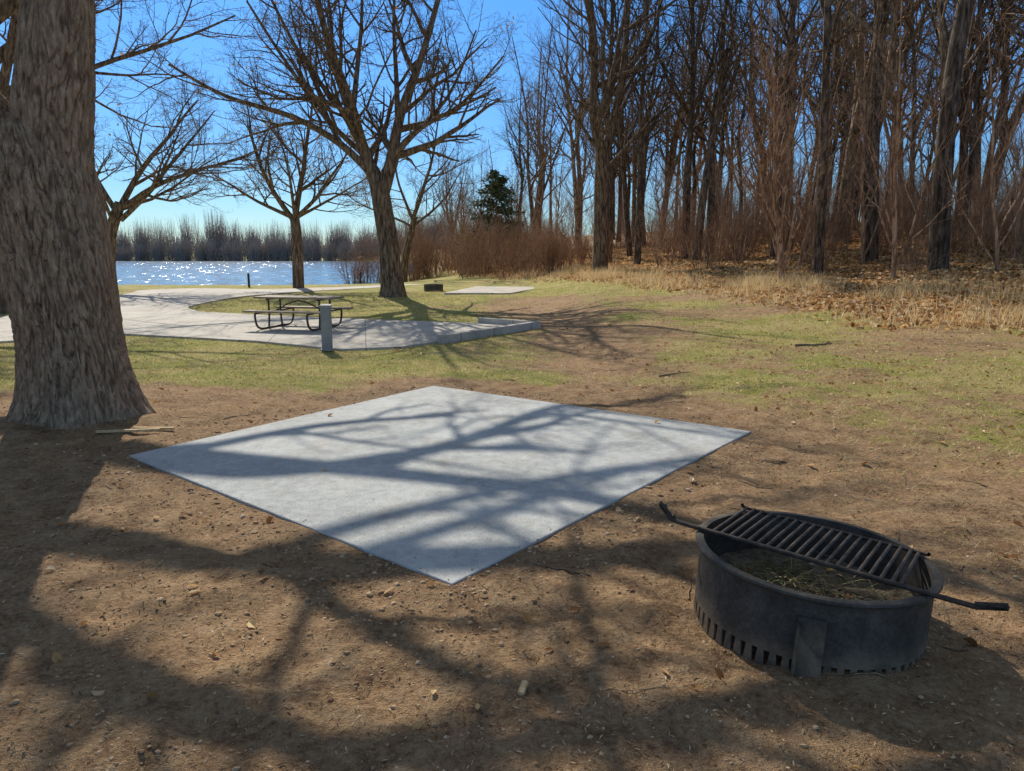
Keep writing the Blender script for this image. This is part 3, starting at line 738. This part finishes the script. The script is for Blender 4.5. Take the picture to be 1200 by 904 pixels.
    for nm,cnt,cx_,cy_,sp,mt in (('straw',230,.10,-.02,.17,m_simple('straw_stalk',(.42,.31,.16),(.76,.64,.40),15,.8)),('green_blades',70,-.02,.16,.12,m_simple('green_blade',(.10,.17,.03),(.30,.34,.09),15,.7))):
        SS=[]
        for i in range(cnt):
            px,py=cx_+q.gauss(0,sp),cy_+q.gauss(0,sp)
            if math.hypot(px,py)>R-.07: continue
            a=q.random()*6.28; l=q.uniform(.04,.15); z0=.085+.03*q.random(); dz=q.uniform(0,.05)
            p0=Vector((px,py,z0)); p2=p0+Vector((math.cos(a)*l,math.sin(a)*l,dz))
            if math.hypot(p2.x,p2.y)>R-.03: continue
            SS.append(([p0,(p0+p2)/2+Vector((q.gauss(0,.008),q.gauss(0,.008),.012)),p2],[.0016,.0014,.0008]))
        V,F=tubes(SS); obj(nm,np_mesh(nm,V,F,mt),e)
    r=np.random.default_rng(4); n=14; qq=(R-.08)*np.sqrt(r.random(n)); a=r.uniform(0,6.28,n)
    obj('leaves_inside',leafmesh('leaves_inside',np.stack([qq*np.cos(a),qq*np.sin(a),.11+.02*r.random(n)],1),.045,MLEAF,.5,6,.5),e)
    return e
fire_ring(1.30,2.99,.475)
fire_ring(-3.7,34.5,.45,False)

# ---------------------------------------------------------------- picnic table
MT=m_simple('table_plank',(.22,.16,.10),(.46,.36,.25),6,.7); MTB=m_simple('table_tube',(.05,.045,.04),(.12,.10,.085),20,.5,.4)
def table(x,y,z,rz):
    e=empty('picnic_table',(x,y,z),rz)
    L=2.05
    for i in range(5): box('top_plank_%d'%(i+1),e,(L,.142,.045),(0,-.30+.15*i,.745),mat=MT)
    for s_ in (-1,1):
        for j in (0,1): box('seat_plank',e,(L,.135,.045),(0,s_*(.63+.145*j),.445),mat=MT)
    for k_,xx in enumerate((-.68,.68)):
        tube_obj('leg_loop_%d'%(k_+1),e,[(xx,-.80,.405),(xx,-.86,.36),(xx,-.80,.12),(xx,-.62,.03),(xx,-.3,.025),(xx,.3,.025),(xx,.62,.03),(xx,.80,.12),(xx,.86,.36),(xx,.80,.405)],.026,MTB)
        tube_obj('seat_bar_%d'%(k_+1),e,[(xx,-.80,.405),(xx,0,.405),(xx,.80,.405)],.022,MTB)
        for s_ in (-1,1): tube_obj('upright',e,[(xx,s_*.30,.03),(xx,s_*.26,.3),(xx,s_*.26,.72)],.024,MTB)
        tube_obj('top_bar_%d'%(k_+1),e,[(xx,-.34,.705),(xx,0,.705),(xx,.34,.705)],.02,MTB)
    tube_obj('brace',e,[(-.68,0,.405),(0,0,.66),(.68,0,.405)],.016,MTB)
table(-5.2,17.8,-.255,math.radians(-14))
MP=m_simple('post_metal',(.27,.28,.28),(.37,.38,.37),3,.55,.2,.0005)
e=empty('utility_post',(-3.55,13.85,-.28),.12)
box('body',e,(.19,.15,.82),(0,0,.41),mat=MP); box('cap',e,(.22,.18,.05),(0,0,.85),(.06,0,0),MP,.008)
box('door',e,(.15,.012,.34),(0,-.079,.58),mat=MP); box('base',e,(.24,.20,.03),(0,0,.02),mat=MP)
MD=m_simple('bollard_dark',(.04,.035,.03),(.08,.07,.06),10,.6)
for (xx,yy) in [(-14.2,39.5),(-9.4,45.5)]:
    e=empty('bollard',(xx,yy,H(xx,yy))); box('post',e,(.10,.10,.7),(0,0,.35),mat=MD,bev=.015); box('cap',e,(.13,.13,.05),(0,0,.72),mat=MD,bev=.02)

# ---------------------------------------------------------------- light, sky, camera
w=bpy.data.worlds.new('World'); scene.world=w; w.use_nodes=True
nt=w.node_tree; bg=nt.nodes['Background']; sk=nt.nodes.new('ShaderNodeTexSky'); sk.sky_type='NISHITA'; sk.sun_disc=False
sk.sun_elevation=EL; sk.sun_rotation=-AZ; sk.air_density=1.0; sk.dust_density=.1; sk.ozone_density=1.5
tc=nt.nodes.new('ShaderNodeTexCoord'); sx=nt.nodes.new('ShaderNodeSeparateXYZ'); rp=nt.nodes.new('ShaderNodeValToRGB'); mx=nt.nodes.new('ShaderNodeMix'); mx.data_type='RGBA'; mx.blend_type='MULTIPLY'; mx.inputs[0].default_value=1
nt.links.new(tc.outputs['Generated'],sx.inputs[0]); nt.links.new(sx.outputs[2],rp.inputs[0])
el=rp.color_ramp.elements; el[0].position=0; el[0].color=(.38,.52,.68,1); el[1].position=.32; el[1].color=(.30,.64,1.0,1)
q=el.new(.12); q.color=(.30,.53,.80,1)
q=el.new(.55); q.color=(1.6,1.2,.88,1)  # overhead sky out of view, warmed and brightened as added fill light
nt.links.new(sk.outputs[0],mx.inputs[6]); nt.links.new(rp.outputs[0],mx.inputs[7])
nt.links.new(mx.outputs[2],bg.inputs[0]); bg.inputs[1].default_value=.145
sd=Vector((-math.sin(AZ)*math.cos(EL),math.cos(AZ)*math.cos(EL),math.sin(EL)))
ld=bpy.data.lights.new('sun','SUN'); ld.energy=5; ld.angle=math.radians(.4); ld.color=(1,.95,.84)
lo=bpy.data.objects.new('sun',ld); lo.rotation_euler=sd.to_track_quat('Z','Y').to_euler(); link(lo)
cd=bpy.data.cameras.new('camera'); cd.lens=25.5; cd.sensor_width=36; cd.clip_end=3000; cd.clip_start=.05
co=bpy.data.objects.new('camera',cd); co.location=(0,0,1.6); co.rotation_euler=(math.radians(90-10.5),0,0); link(co); scene.camera=co
scene.view_settings.view_transform='Standard'; scene.view_settings.look='None'; scene.view_settings.exposure=0
print('done',time.time()-T0)
